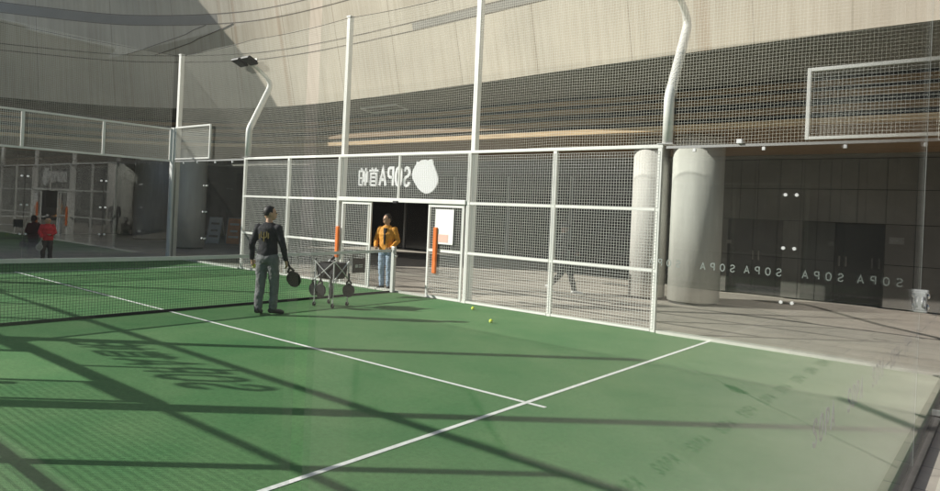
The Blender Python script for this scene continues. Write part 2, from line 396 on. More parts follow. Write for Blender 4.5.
def glyph(mb, ch, w_, h, th, place, t):
    for st in GL[ch]:
        P = [Vector((a * w_, b * h)) for a, b in st]; n = len(P)
        closed = (P[0] - P[-1]).length < 1e-6
        Lf = []; Rt = []
        for i, p in enumerate(P):
            if closed: pa, pb = P[(i - 1) % (n - 1)], P[(i + 1) % (n - 1)] if i < n - 1 else P[1]
            else: pa, pb = P[max(i - 1, 0)], P[min(i + 1, n - 1)]
            d0 = (p - pa).normalized() if (p - pa).length > 1e-6 else (pb - p).normalized()
            d1 = (pb - p).normalized() if (pb - p).length > 1e-6 else d0
            tdir = (d0 + d1).normalized() if (d0 + d1).length > 1e-4 else d0
            nn = Vector((-tdir.y, tdir.x)); k = min(2.2, 1 / max(.45, nn.dot(Vector((-d0.y, d0.x)))))
            Lf.append(p + nn * th / 2 * k); Rt.append(p - nn * th / 2 * k)
        for i in range(n - 1):
            q = [Lf[i], Lf[i + 1], Rt[i + 1], Rt[i]]
            mb.prism([(v.x, v.y) for v in q], place, t)
def sign(label, y, x_s, z0, h, s, wch, emblem=True):
    root = thing('fence_sign', label, 'sign', (0, y, 0))
    x = x_s
    for ch, name in (('S', 'letter'), ('O', 'letter'), ('P', 'letter'), ('A', 'letter'), ('shou', 'character'), ('pa', 'character')):
        cw = wch * (1.32 if name == 'character' else .9)
        mb = MB(); glyph(mb, ch, cw, h, h * (.15 if name == 'letter' else .105), lambda u, v, wv, X=x: (X - u, s * (.1 + wv), z0 + v), .025)
        mb.build(name, M['letter'], root); x -= cw + wch * .17
    bk = MB(); bk.box(x + .05, x_s, min(s * .126, s * .14), max(s * .126, s * .14), z0 + h * .2, z0 + h * .23); bk.box(x + .05, x_s, min(s * .126, s * .14), max(s * .126, s * .14), z0 + h * .75, z0 + h * .78)
    bk.build('mounting_bar', M['grey'], root)
    if emblem:
        pts = [(.0, .04), (.045, .16), (.11, .25), (.14, .33), (.15, .31), (.17, .30), (.26, .34), (.37, .35), (.47, .335), (.51, .355), (.57, .36), (.60, .325), (.605, .27), (.66, .18), (.73, .05), (.765, -.05), (.76, -.14), (.71, -.23), (.63, -.31), (.53, -.36), (.42, -.37), (.32, -.34), (.2, -.26), (.09, -.14), (.02, -.04)]
        MB().prism([(.32 + u, 2.55 + v) for u, v in pts], lambda u, v, wv: (u, s * (.1 + wv), v), .03).build('emblem_panel', M['letter'], root)
    return root
sign('white letter and character sign with blank emblem above the open doorway', 10, .27, 2.34, .40, 1, .235)
sign('white letter sign on the near fence, its shadow lying on the turf', 0, 1.1, 2.46, .45, -1, .42, emblem=False)

# notice on the fence by the door
nt_ = thing('paper_notice', 'white paper notice fixed to mesh right of the doorway beside orange pad', 'notice', (1.42, 9.99, 1.5))
MB().box(-.25, .25, -.004, 0, -.36, .36).build('sheet', M['paper'], nt_)
MB().box(-.2, .12, -.008, -.0055, -.32, -.16).build('printed_block', M['red_print'], nt_)

# ------------------------------------------------------------------ glass walls
def glass_side(label, x0, x1, y, s, clipx, letters=False, mat_='glass'):
    root = thing('glass_wall', label, 'glass wall', (0, y, 0))
    xm = (x0 + x1) / 2
    for a, b in ((x0 + .01, xm - .004), (xm + .004, x1 - .01)):
        ya, yb = sorted((0, s * .012))
        p = MB().box(a, b, ya, yb, .04, 2.985).build('glass_pane', M[mat_], root)
    ya, yb = sorted((-s * .012, s * .03))
    for x in clipx: MB().box(x - .022, x + .022, ya, yb, 2.925, 2.975).build('top_clip', M['letter'], root, bevel=.004)
    for z in (.72, 1.5, 2.27):
        for dx in (-.075, .075):
            MB().tube([(xm + dx, -s * .018, z), (xm + dx, s * .03, z)], .025, 12).build('clamp_disc', M['letter'], root)
    ya, yb = sorted((s * .013, s * .05))
    MB().box(x0 + .05, x1, ya, yb, 2.99, 3.03).build('top_channel', M['grey'], root)
    ya, yb = sorted((s * -.05, s * .05))
    MB().box(x0 + .05, x1, ya, yb, -.02, .037).build('base_channel', M['kerb'], root)
    if letters:
        MB().box(7.22, 7.3, -.03, .05, 3.035, 3.1).build('junction_box', M['letter'], root, bevel=.006)
        for xs in (6.42, 7.27, 7.93, 8.73, 9.42):
            x = xs
            for ch in 'SOPA':
                mb = MB(); glyph(mb, ch, .075, .105, .015, lambda u, v, wv, X=x: (X - u, s * (.0125 + wv), 1.09 + v), .002)
                mb.build('vinyl_letter', M['vinyl'], root); x -= .15
    return root
glass_side('clear glass side wall at right with mirrored pale lettering before dark panels', 6.05, 9.985, 10, 1, (6.57, 7.61, 8.68, 9.6), True)
glass_side('clear glass side wall at far left corner before the black interior', -9.9, -6.05, 10, 1, (-9.3, -8.5, -7.5, -6.6))
glass_side('clear glass side wall on the near side beside the camera', 6.05, 10.006, 0, -1, (6.57, 7.61, 8.68), mat_='glass_side')
glass_side('clear glass side wall at the far end of the near side', -9.9, -6.05, 0, -1, (-9.3, -8.5, -7.5, -6.6))

def framed_panel(label, x0, x1, y, s, z0=3.06, z1=4.08):
    root = thing('framed_mesh_panel', label, 'mesh panel', (0, y, 0))
    a, b = sorted((s * .0, s * .05))
    MB().box(x0, x0 + .05, a, b, z0, z1).box(x1 - .05, x1, a, b, z0, z1).box(x0 + .051, x1 - .051, a, b, z0, z0 + .045).box(x0 + .051, x1 - .051, a, b, z1 - .05, z1).build('frame', M['white'], root, bevel=.005)
    grid_xz(MB(), x0 + .04, x1 - .04, z0 + .04, z1 - .04, s * .025, .05, .0046).build('mesh_panel', M['wire'], root)
    return root
framed_panel('white framed mesh panel above the right glass wall', 8.16, 10.1, 10, 1)
framed_panel('small white framed mesh panel above glass beside the far corner post', -9.9, -7.85, 10, 1)
framed_panel('white framed mesh panel above the near glass wall', 8.16, 9.95, 0, -1)
framed_panel('white framed mesh panel at the far near-side corner', -9.9, -7.85, 0, -1)

# far end wall x=-10 : glass with framed mesh above
ew = thing('glass_wall', 'glass end wall behind the child in red, white framed mesh above', 'glass wall', (-10, 0, 0))
for k in range(5):
    y0, y1 = 2 * k + (.03 if k == 0 else .006), 2 * k + 2 - (.03 if k == 4 else .006)
    MB().box(-.012, 0, y0, y1, .04, 2.985).build('glass_pane', M['glass_end'], ew)
    if k:
        for z in (.72, 1.5, 2.27):
            for dy in (-.07, .07): MB().tube([(-.03, 2 * k + dy, z), (.018, 2 * k + dy, z)], .025, 12).build('clamp_disc', M['letter'], ew)
MB().box(-.05, 0, 0, 9.95, 3.0, 3.05).build('lower_rail', M['white'], ew, bevel=.005)
MB().box(-.05, 0, 0, 9.95, 3.99, 4.04).build('upper_rail', M['white'], ew, bevel=.005)
for y in (.03, 1.95, 3.92, 5.9, 7.95, 9.93): MB().box(-.05, 0, y - .035, y + .035, 3.051, 3.989).build('post', M['white'], ew, bevel=.005)
mesh_tmp = []
for k in range(5):
    o = grid_xz(MB(), 2 * k, 2 * k + 2, 3.06, 3.98, 0, .05, .0046).build('mesh_panel', M['wire'], ew)
    o.rotation_euler = (0, 0, R(90)); o.location = (-.025, 0, 0)
MB().box(-.05, .01, .05, 9.95, -.02, .036).build('base_channel', M['kerb'], ew)

# near end wall x=10 (the camera looks through it)
nw = thing('glass_wall', 'large clear glass end wall the scene is seen through, steel clamp at its joint', 'glass wall', (10, 0, 0))
JY = 5.68
MB().box(0, .012, .012, JY - .004, .04, 4.0).build('glass_pane', M['glass_near'], nw)
MB().box(0, .012, JY + .004, 9.99, .04, 4.0).build('glass_pane', M['glass_near'], nw)
MB().box(.003, .009, JY - .0038, JY + .0038, .04, 4.0).build('joint_seal', M['grey'], nw)
MB().box(-.05, .045, .02, 10.0, -.024, .02).build('base_channel', M['dark_metal'], nw)
ck = MB(); ck.box(-.035, .05, JY - .04, JY + .04, 1.22, 1.36).box(-.045, .06, JY - .035, JY + .035, 1.345, 1.375).box(-.042, .056, JY - .036, JY + .036, 1.205, 1.23)
cl = ck.build('joint_clamp', M['grey'], nw, bevel=.008)
for sy in (-1, 1):
    pts = [(.03, JY + sy * (.035 + .06 * math.sin(a)), 1.285 + .035 * math.cos(a)) for a in [math.pi * i / 8 for i in range(9)]]
    MB().tube(pts, .009, 8).build('clamp_loop', M['grey'], cl, smooth=True)
for z in (1.25, 1.33):
    MB().sphere((.058, JY, z), (.012, .022, .022)).build('clamp_bolt', M['metal'], cl, smooth=True)
for k in range(11):
    y = 2.35 + k * .66
    for ch in 'SOPA':
        mb = MB(); glyph(mb, ch, .07, .1, .015, lambda u, v, wv, Y=y: (-.003 - wv, Y + u, .98 + v), .002)
        mb.build('vinyl_letter', M['vinyl_shaded'], nw); y += .105
for y in (1.9, 4.0, 7.6):
    MB().box(-.03, .05, y - .03, y + .03, .03, .09).build('base_clip', M['metal'], nw, bevel=.006)

# ------------------------------------------------------------------ safety netting and its poles
def netting(label, x0, x1, y, z0, z1, seed, loc=None, rz=0, step=.05):
    o = grid_xz(MB(), x0, x1, z0, z1, y, step, .0032, 10, .016, seed).build('safety_net', M['cord'])
    if loc: place_rot(o, loc, rz)
    return tag(o, label, 'netting')
netting('cream cord safety netting strung above the doorway fence', -9.95, 10.3, 10.1, 3.02, 6.3, 1)
netting('cream cord safety netting strung above the far glass end wall', .05, 9.95, 0, 3.0, 6.3, 2, (-10.08, 0, 0), R(90))
netting('cream cord safety netting strung above the near side fence', -9.95, 6.0, -.1, 3.02, 6.3, 3)
pole_lab = {(-10, 10): 'tall white square pole at the far court corner', (-2, 10): 'tall white pole rising from fence left of the doorway sign', (2, 10): 'tall white pole rising from the fence right of the doorway sign',
            (-10, 0): 'tall white pole at the far near-side corner', (-2, 0): 'tall white pole on near fence left of its sign', (2, 0): 'tall white pole on near fence right of its sign'}
for (x, y), lab in pole_lab.items():
    s = 1 if y else -1
    p = thing('net_pole', lab, 'pole', (x, y + s * .16, 0), 0, 'tall netting poles')
    wd = .058 if x > -5 else .07
    MB().box(-wd, wd, -.06, .06, -.03, 6.36).build('pole', M['white'], p, bevel=.012)
    MB().box(-wd - .012, wd + .012, -.072, .072, 6.361, 6.39).build('cap', M['white'], p, bevel=.004)
    if x > -5:
        MB().box(-.03, .03, -.1, -.062, 2.9, 2.95).build('bracket', M['metal'], p)
for y, lab in ((10.1, 'thin black top rope of the netting over the doorway fence'), (-.1, 'thin black top rope of the netting over the near fence')):
    pts = [(-10 + k * .5, y, 6.33 - .05 * math.sin(math.pi * ((k * .5) % 4) / 4)) for k in range(41)]
    tag(MB().tube(pts, .006, 6).build('rope', M['black']), lab, 'rope')
tag(MB().tube([(-10.08, k * .5, 6.33 - .12 * math.sin(math.pi * k / 20)) for k in range(21)], .006, 6).build('rope', M['black']), 'thin black top rope of netting above the far glass end', 'rope')

# floodlight poles
def light_pole(label, x, y, s):
    root = thing('floodlight_pole', label, 'floodlight', (x, y, 0), 0 if s > 0 else R(180), 'bent floodlight poles')
    pts = [(0, .1, 3.07), (0, .1, 3.75), (0, .105, 3.83), (0, .135, 3.92), (0, .66, 5.02), (0, .7, 5.14), (0, .69, 5.24), (0, .6, 5.36), (0, .3, 5.56), (0, .0, 5.72)]
    MB().tube(pts, [.085] * 4 + [.08, .075, .07, .06, .05, .045], 14).build('pole', M['white'], root, smooth=True)
    MB().box(-.13, .13, .0, .22, 3.062, 3.08).build('foot_plate', M['metal'], root)
    MB().bar((-.42, 0, 5.72), (.42, 0, 5.72), .05, .05).build('crossbar', M['metal'], root)
    for dx in (-.24, .24):
        h = MB()
        c = Vector((dx, -.13, 5.68)); rot = Matrix.Rotation(R(-22), 3, 'X')
        def T(p): return c + rot @ Vector(p)
        for a in ((-.17, .17, -.17, .17, -.035, .02),):
            vv = [T((x_, y_, z_)) for x_ in a[:2] for y_ in a[2:4] for z_ in a[4:]]
            h.add(vv, [(0, 1, 3, 2), (4, 6, 7, 5), (0, 4, 5, 1), (2, 3, 7, 6), (0, 2, 6, 4), (1, 5, 7, 3)])
        for k in range(6):
            xx = -.14 + k * .056
            vv = [T((xx + e, y_, z_)) for e in (0, .012) for y_ in (-.14, .14) for z_ in (.021, .06)]
            h.add(vv, [(0, 1, 3, 2), (4, 6, 7, 5), (0, 4, 5, 1), (2, 3, 7, 6), (0, 2, 6, 4), (1, 5, 7, 3)])
        ho = h.build('lamp_head', M['black'], root)
        q = MB(); q.add([T(p) for p in ((-.15, -.15, -.038), (.15, -.15, -.038), (.15, .15, -.038), (-.15, .15, -.038))], [(0, 1, 2, 3)])
        q.build('lens', M['lens'], ho)
    return root
light_pole('bent white floodlight pole with black twin lamps above the far end of the fence', -6, 10, 1)
light_pole('bent white floodlight pole at the joint of mesh fence and right glass', 6.08, 10, 1)

# corner posts
for (x, y), lab in {(-10, 10): 'short white corner post joining the two far glass walls', (-10, 0): 'short white corner post at the far near-side corner'}.items():
    tag(MB().box(x - .09, x + .09, y - .045 if y else y - .045, y + .045, -.03, 4.06).build('corner_post', M['white'], bevel=.01), lab, 'post')

# ------------------------------------------------------------------ court net
netroot = thing('court_net', 'black court net with white top tape stretched across the green turf', 'net', (0, 0, 0))
def nz(y): return .88 + .05 * (abs(y - 5) / 5) ** 1.5
nb = MB()
NY = 230
for i in range(NY + 1):
    y = .1 + 9.8 * i / NY
    nb.bar((0, y, .03), (0, y, nz(y) - .03), .0034, .0034)
for k in range(21):
    f = k / 20
    P = [(0, .1 + 9.8 * i / 28, .03 + (nz(.1 + 9.8 * i / 28) - .06) * f) for i in range(29)]
    for a, b in zip(P[:-1], P[1:]): nb.bar(a, b, .0034, .0034)
nb.build('netting', M['net'], netroot)
tp = MB()
for i in range(28):
    y0, y1 = .08 + 9.84 * i / 28, .08 + 9.84 * (i + 1) / 28
    a, b = nz(y0), nz(y1)
    tp.add([(-.008, y0, a - .05), (-.008, y1, b - .05), (-.008, y1, b + .01), (-.008, y0, a + .01), (.008, y0, a - .05), (.008, y1, b - .05), (.008, y1, b + .01), (.008, y0, a + .01)],
           [(0, 1, 2, 3), (7, 6, 5, 4), (3, 2, 6, 7), (0, 4, 5, 1)])
tp.build('top_tape', M['tape'], netroot)
MB().bar((0, .1, .02), (0, 9.9, .02), .02, .045).build('bottom_band', M['fabric'], netroot)
for y in (.0, 9.96):
    p = MB().box(-.045, .045, y - .02, y + .06, -.0, 1.0).build('post', M['steel_light'], netroot, bevel=.01)
    MB().box(-.06, .06, y - .035, y + .075, -.0, .014).build('foot', M['metal'], p)
    MB().tube([(.05, y + .02, .8), (.1, y + .02, .8)], .025, 10).build('winder', M['metal'], p)
tg = MB().box(.012, .03, 8.79, 9.14, .47, .77).build('net_banner', M['black'], bevel=.008)
tag(tg, 'small black panel hanging on the net beside the far net post', 'panel')
mk = MB(); mk.box(.031, .034, 8.86, 8.93, .58, .64).box(.031, .034, 8.95, 9.06, .58, .6).box(.031, .034, 8.95, 9.06, .62, .64)
mk.build('printed_mark', M['vinyl'], tg)

# ------------------------------------------------------------------ the curved concrete building
bld = thing('concrete_building', 'curved concrete building with overhanging pale fascia behind the court', 'building', (0, 12, 0))
OFF = Vector((0, -12, 0))
EP = [(-17.5, -8), (-17.3, -4), (-16.9, 2), (-16.2, 5), (-15.2, 6.9), (-13.4, 9.45), (-11.66, 10.75), (-9.58, 11.7), (-7.5, 12.2), (-4.43, 12.3), (0.26, 12.02), (4.87, 11.6), (7.69, 11.42), (10, 11.35), (20, 11.3), (45, 11.3)]
KS = 1.05
def Zf(z): return Cz + KS * (z - Cz)
EP = [(Cx + KS * (x - Cx), Cy + KS * (y - Cy)) for x, y in EP]
ZE = Zf(4.9)
U = []
for i in range(len(EP) - 1):
    p0, p1, p2, p3 = [Vector(EP[min(max(j, 0), len(EP) - 1)]) for j in (i - 1, i, i + 1, i + 2)]
    nn = 14
    for k in range(nn):
        t_ = k / nn
        U.append(.5 * ((2 * p1) + (-p0 + p2) * t_ + (2 * p0 - 5 * p1 + 4 * p2 - p3) * t_ ** 2 + (-p0 + 3 * p1 - 3 * p2 + p3) * t_ ** 3))
U.append(Vector(EP[-1]))
NU = len(U)
NRM = []; S_ = [0]
for i in range(NU):
    tv = (U[min(i + 1, NU - 1)] - U[max(i - 1, 0)]).normalized(); NRM.append(Vector((tv.y, -tv.x)))
    if i: S_.append(S_[-1] + (U[i] - U[i - 1]).length)
RIM = [(-9, 8.0), (-2.5, 8.1), (1.6, 7.0), (4.5, 8.4), (7.24, 9.9), (8.23, 10.25), (9.4, 10.55), (10.5, 11)]  # unseen top heights, shaped so the fascia casts the shadow edge
def rim(i):
    p = U[i]
    if p.x > -12.7: return 11.0
    y = p.y
    if y <= RIM[0][0]: return RIM[0][1]
    for (a, za), (b, zb) in zip(RIM[:-1], RIM[1:]):
        if y <= b: return za + (zb - za) * (y - a) / (b - a)
    return 11.0
LEAN = .25
def fp(i, z, off=0.0):
    p = U[i] + NRM[i] * (LEAN * (z - ZE) + off); return Vector((p.x, p.y, z)) + OFF
def at_x(x, lo=70):
    return min(range(lo, NU), key=lambda i: abs(U[i].x - x))
V = []; F = []; UVs = []
NZ = 22
for i in range(NU):
    zt = rim(i)
    for k in range(NZ + 1):
        z = ZE + (zt - ZE) * (k / NZ); V.append(fp(i, z)); UVs.append((S_[i], z))
for i in range(NU - 1):
    for k in range(NZ): F.append((i * (NZ + 1) + k, (i + 1) * (NZ + 1) + k, (i + 1) * (NZ + 1) + k + 1, i * (NZ + 1) + k + 1))
me = bpy.data.meshes.new('fascia'); me.from_pydata(V, [], F); me.materials.append(M['fascia'])
uvl = me.uv_layers.new(name='UVMap')
for lp in me.loops: uvl.data[lp.index].uv = UVs[lp.vertex_index]
me.polygons.foreach_set('use_smooth', [True] * len(me.polygons))
fo = bpy.data.objects.new('fascia', me); COL.objects.link(fo); fo.parent = bld
sd = fo.modifiers.new('solid', 'SOLIDIFY'); sd.thickness = .35; sd.offset = 0   # real wall thickness
sd.offset = -1
es = fo.modifiers.new('split', 'EDGE_SPLIT'); es.split_angle = R(35)
def strip(name, i0, i1, z0, z1, off, m, par=fo):
    mb = MB(); I = list(range(i0, i1 + 1)); P = []
    for i in I: P += [fp(i, z0, off), fp(i, z1, off), fp(i, z1, -.02), fp(i, z0, -.02)]
    Fs = []
    for a in range(len(I) - 1):
        for j in range(4): Fs.append((a * 4 + j, (a + 1) * 4 + j, (a + 1) * 4 + (j + 1) % 4, a * 4 + (j + 1) % 4))
    Fs += [(0, 1, 2, 3), tuple((len(I) - 1) * 4 + j for j in (3, 2, 1, 0))]
    mb.add(P, Fs); return mb.build(name, M[m], par)
for z in map(Zf, (6.36, 6.56, 7.5, 7.8)): strip('joint_line', 30, NU - 2, z - .014, z + .014, .005, 'seam')
strip('vent_band', at_x(-2.2), at_x(4.3), Zf(6.377), Zf(6.543), .004, 'vent')
strip('vent_band', at_x(-17.6, 30), at_x(-10.7), Zf(7.518), Zf(7.782), .004, 'vent')
def fas_line(pts, name='brace_line'):
    mb = MB()
    P = []
    for x, z in pts: P.append(fp(at_x(Cx + KS * (x - Cx), 60), Zf(z), .006))
    for a, b in zip(P[:-1], P[1:]): mb.bar(a, b, .02, .02)
    return mb.build(name, M['seam'], fo)
def interp(a, b, n=7): return [(a[0] + (b[0] - a[0]) * k / n, a[1] + (b[1] - a[1]) * k / n) for k in range(n + 1)]
fas_line(interp((-12.9, 6.57), (-10.2, 7.48))); fas_line(interp((-12.1, 6.57), (-9.2, 7.48)))
# underside of the overhang and timber lintel, following the same curve
def off_curve(i, dist, z): p = U[i] - NRM[i] * dist; return Vector((p.x, p.y, z)) + OFF
def ribbon(name, prof, m, par=bld, i0=0, i1=None, close=False):
    i1 = NU - 1 if i1 is None else i1; mb = MB(); k = len(prof); P = []
    for i in range(i0, i1 + 1): P += [off_curve(i, a, z) for a, z in prof]
    Fs = []
    for a in range(i1 - i0):
        for j in range(k if close else k - 1): Fs.append((a * k + j, (a + 1) * k + j, (a + 1) * k + (j + 1) % k, a * k + (j + 1) % k))
    if close: Fs += [tuple(range(k)), tuple((i1 - i0) * k + j for j in range(k))[::-1]]
    mb.add(P, Fs); return mb.build(name, m if isinstance(m, list) else M[m], par)
def ribbon2(name, prof, m, par, i0, i1, close=False):      # profile measured from the lintel line
    mb = MB(); k = len(prof); P = []
    for i in range(i0, i1 + 1): P += [off_curve(i, LD[i] + a, z) for a, z in prof]
    Fs = []
    for a in range(i1 - i0):
        for j in range(k if close else k - 1): Fs.append((a * k + j, (a + 1) * k + j, (a + 1) * k + (j + 1) % k, a * k + (j + 1) % k))
    if close: Fs += [tuple(range(k)), tuple((i1 - i0) * k + j for j in range(k))[::-1]]
    mb.add(P, Fs); return mb.build(name, M[m], par)
LY = 13.95
LD = []
for i in range(NU):
    dd = (LY - U[i].y) / max(.55, -NRM[i].y)
    LD.append(dd if U[i].x > -8 else None)
first = next(v for v in LD if v is not None)
LD = [first if v is None else v for v in LD]
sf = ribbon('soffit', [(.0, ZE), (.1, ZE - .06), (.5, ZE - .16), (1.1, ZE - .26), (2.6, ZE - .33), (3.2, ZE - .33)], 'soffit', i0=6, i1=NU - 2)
lin = ribbon2('timber_lintel', [(.07, ZE - .2), (.07, 3.9), (.07, 3.85)], 'recess', bld, 20, NU - 4)
for z0, z1, dd, mm in ((4.56, 4.68, 0, 'wood_shaded'), (4.34, 4.47, 0, 'wood_shaded'), (4.06, 4.2, 0, 'wood_shaded'), (3.83, 3.95, -.03, 'wood_lit')):
    ribbon2('timber_board', [(dd, z0), (dd, z1), (.065, z1), (.065, z0)], mm, lin, 20, NU - 4, True)
ribbon2('ceiling', [(.04, 3.83), (1.0, 3.76), (2.6, 3.62), (4.6, 3.6)], 'wood_shaded', bld, 20, NU - 4)
co = MB(); co.box(-34, 44, 17.5 - 12, 34 - 12, 3.57, 3.66).box(-34, -19.2, -10 - 12, 17.4 - 12, 3.7, 3.8)  # second box: left roof put in to shade the columns
ribbon('sun_block_wall', [(.1, 0), (.1, ZE - .1)], 'added_unseen_wall', bld, 0, next(i for i in range(NU) if U[i].y > 5.2))  # unseen wall added under the arc to stop the low sun
co.build('inner_ceiling_and_shade_roof', M['soffit'], bld)
# service hatch on the underside
hx = MB()
for a, b in (((-5.2, 13.9, 4.80), (-3.6, 13.85, 4.80)), ((-5.2, 13.4, 4.87), (-3.6, 13.35, 4.87)), ((-5.2, 13.9, 4.80), (-5.2, 13.4, 4.87)), ((-3.6, 13.85, 4.80), (-3.6, 13.35, 4.87))):
    hx.bar((a[0], a[1] - 12, a[2]), (b[0], b[1] - 12, b[2]), .04, .04)
hx.build('hatch_frame', M['steel_light'], bld)
# right hand wall of dark panels (y=17.6) with two door recesses
WY = 18.2 - 12
wl = MB()
xs = [4.3, 4.75, 5.2, 5.75, 6.25, 6.65, 7.15, 7.7, 8.3, 8.9, 9.5, 10.1, 10.7, 11.3, 11.9, 12.5, 13.1, 13.7, 14.3, 14.9, 15.5, 16.1, 20, 24, 28, 32, 36, 40, 44]
zs = [0, 1.02, 1.98, 2.8, 3.56]
door_b = ((4.46, 5.85), (7.06, 8.80), (11.9, 13.7))
for a, b in zip(xs[:-1], xs[1:]):
    for z0, z1 in zip(zs[:-1], zs[1:]):
        segs = [(a, b)]
        if z1 <= 2:
            for d0, d1 in door_b:
                ns = []
                for p, q in segs:
                    if q <= d0 or p >= d1: ns.append((p, q)); continue
                    if p < d0: ns.append((p, d0))
                    if q > d1: ns.append((d1, q))
                segs = ns
        for p, q in segs:
            if q - p > .03: wl.box(p + .009, q - .009, WY, WY + .03, z0 + .009, z1 - .009)
wo = wl.build('panel_wall', M['wallpanel'], bld)
MB().box(4.31, 44, WY + .034, WY + .2, 2.0, 3.6).box(4.31, 4.45, WY + .034, WY + .2, 0, 1.99).box(5.86, 7.05, WY + .034, WY + .2, 0, 1.99).box(8.81, 11.89, WY + .034, WY + .2, 0, 1.99).box(13.71, 44, WY + .034, WY + .2, 0, 1.99).box(4.31, 44, WY + .27, WY + .31, 0, 3.6).build('backing_wall', M['recess'], bld)
for d0, d1 in door_b:
    dm = (d0 + d1) / 2
    dr = MB().box(d0 + .02, dm - .006, WY + .2, WY + .24, .01, 1.97).box(dm + .006, d1 - .02, WY + .2, WY + .24, .01, 1.97).build('door', M['dark'], bld)
    MB().box(dm - .09, dm - .06, WY + .17, WY + .198, .9, 1.15).box(dm + .06, dm + .09, WY + .17, WY + .198, .9, 1.15).build('door_handle', M['vent'], dr)
ex = MB().box(8.2, 8.5, WY + .1, WY + .13, 1.52, 1.68).build('door_sign', M['grey'], bld)
em = MB()
for k in range(3): em.box(8.24 + .08 * k, 8.29 + .08 * k, WY + .094, WY + .099, 1.56, 1.64)
em.build('sign_mark', M['vinyl'], ex)
for x, z in ((6.98, 1.45), (9.3, 1.45), (4.5, 1.35)):
    MB().box(x - .06, x + .06, WY - .02, WY - .002, z - .05, z + .05).build('wall_plate', M['vent'], bld)
MB().box(4.2, 4.298, WY, 26 - 12, 0, 3.6).build('return_wall', M['wallpanel'], bld)
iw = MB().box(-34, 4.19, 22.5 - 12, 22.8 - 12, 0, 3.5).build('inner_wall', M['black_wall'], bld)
for x in range(-30, 4, 3):
    MB().box(x + .1, x + 2.9, 22.44 - 12, 22.49 - 12, .05, 2.7).build('shopfront_window', M['dark'], bld)
    MB().box(x - .05, x + .05, 22.4 - 12, 22.49 - 12, 0, 3.4).build('mullion', M['grey'], bld)
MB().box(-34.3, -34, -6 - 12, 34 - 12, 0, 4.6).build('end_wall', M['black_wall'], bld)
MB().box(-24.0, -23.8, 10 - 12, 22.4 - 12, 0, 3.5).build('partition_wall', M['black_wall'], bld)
# slab roof above the rooms so daylight cannot fall in from behind
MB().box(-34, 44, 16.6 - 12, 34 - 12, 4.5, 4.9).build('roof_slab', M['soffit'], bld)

# columns
cols = [(4.83, 14.85, .57, 'broad pale round column seen through the right glass wall'), (3.72, 14.78, .42, 'slim pale round column behind the mesh beside the floodlight pole base'),
        (-14.3, 12.95, .58, 'pale round column behind the far court corner post'), (-20.2, 14.3, .75, 'dim grey round column deep in shade left of the corner column')]
for x, y, r, lab in cols:
    c = thing('round_column', lab, 'column', (x, y, -.03), 0, 'round columns under the overhang')
    zt = 3.78
    MB().tube([(0, 0, .06), (0, 0, zt)], r, 48).build('shaft', M['column'], c, smooth=False).data.polygons.foreach_set('use_smooth', [True] * 48 + [False] * 2)
    MB().tube([(0, 0, 0), (0, 0, .06)], r - .04, 48).build('plinth', M['recess'], c)
# neighbouring buildings, unseen but for reflections; sized to keep those reflections dark
nbd = thing('added_unseen_building', 'added unseen long building that darkens reflections', 'building', (-10, -16, 0))
MB().box(-30, 36, -10, 0, -.03, 9.2).build('wall', M['added_unseen_wall'], nbd)
MB().box(-30.3, 36.3, -10.3, .3, 9.2, 9.5).build('roof', M['soffit'], nbd)
for k in range(12):
    for z in (1, 5): MB().box(-28 + 5.5 * k, -25 + 5.5 * k, .0, .03, z, z + 2.4).build('window', M['dark'], nbd)
nb2 = thing('added_unseen_block', 'added unseen block far left that darkens reflections', 'building', (-52, -12, 0))
MB().box(-8, 8, -10, 10, -.03, 13).build('wall', M['added_unseen_wall'], nb2)
MB().box(-8.2, 8.2, -10.2, 10.2, 13, 13.3).build('roof', M['soffit'], nb2)
for k in range(5):
    for z in (1, 4.5, 8): MB().box(8.0, 8.03, -9 + 3.8 * k, -7 + 3.8 * k, z, z + 2).build('window', M['dark'], nb2)

# ------------------------------------------------------------------ balls, rackets, cart
def ball(x, y, z, lab):
    o = MB().sphere((0, 0, 0), .033, 20, 14).build('tennis_ball', M['ball'], smooth=True); o.location = (x, y, z)
    c = MB().tube([(.0335 * math.cos(a) * math.cos(.5 * math.sin(2 * a)), .0335 * math.sin(a) * math.cos(.5 * math.sin(2 * a)), .0335 * math.sin(.5 * math.sin(2 * a))) for a in [2 * math.pi * k / 32 for k in range(33)]], .0016, 5).build('seam', M['letter'], o)
    return tag(o, lab, 'ball')
ball(2.74, 9.4, .033, 'yellow tennis ball on turf nearest the mesh fence')
ball(3.85, 8.5, .033, 'yellow tennis ball on open turf, the one further from the fence')

def racket_mesh(name, lab, m, edge_m, loc, rot):
    root = thing(name, lab, 'racket', loc); root.rotation_euler = rot
    # local: handle top at origin, head hanging towards -z, face normal y
    out = []
    for k in range(40):
        a = 2 * math.pi * k / 40
        x = .128 * math.sin(a); z = -.325 + .14 * math.cos(a)
        if z > -.26: x *= 1 - .45 * ((z + .26) / .075) ** 1.2
        out.append((x, z))
    holes = MB(); face = MB()
    face.prism(out, lambda u, v, wv: (u, -.017 + wv, v), .034)
    face.build('head', m, root, bevel=.008)
    for iy in range(5):
        for ix in range(5):
            x = (ix - 2) * .034; z = -.33 + (iy - 2) * .034
            if x * x + (z + .33) ** 2 < .085 ** 2: holes.tube([(x, -.0185, z), (x, .0185, z)], .007, 8)
    holes.build('hole_pattern', M['rubber'], root)
    MB().tube([(0, 0, 0), (0, 0, -.13)], .017, 10).build('grip', edge_m, root)
    y = MB().bar((0, 0, -.12), (-.06, 0, -.2), .02, .03).bar((0, 0, -.12), (.06, 0, -.2), .02, .03); y.build('throat', m, root)
    MB().tube([(0, 0, 0), (0, .0, .012)], .021, 10).build('butt_cap', edge_m, root)
    return root

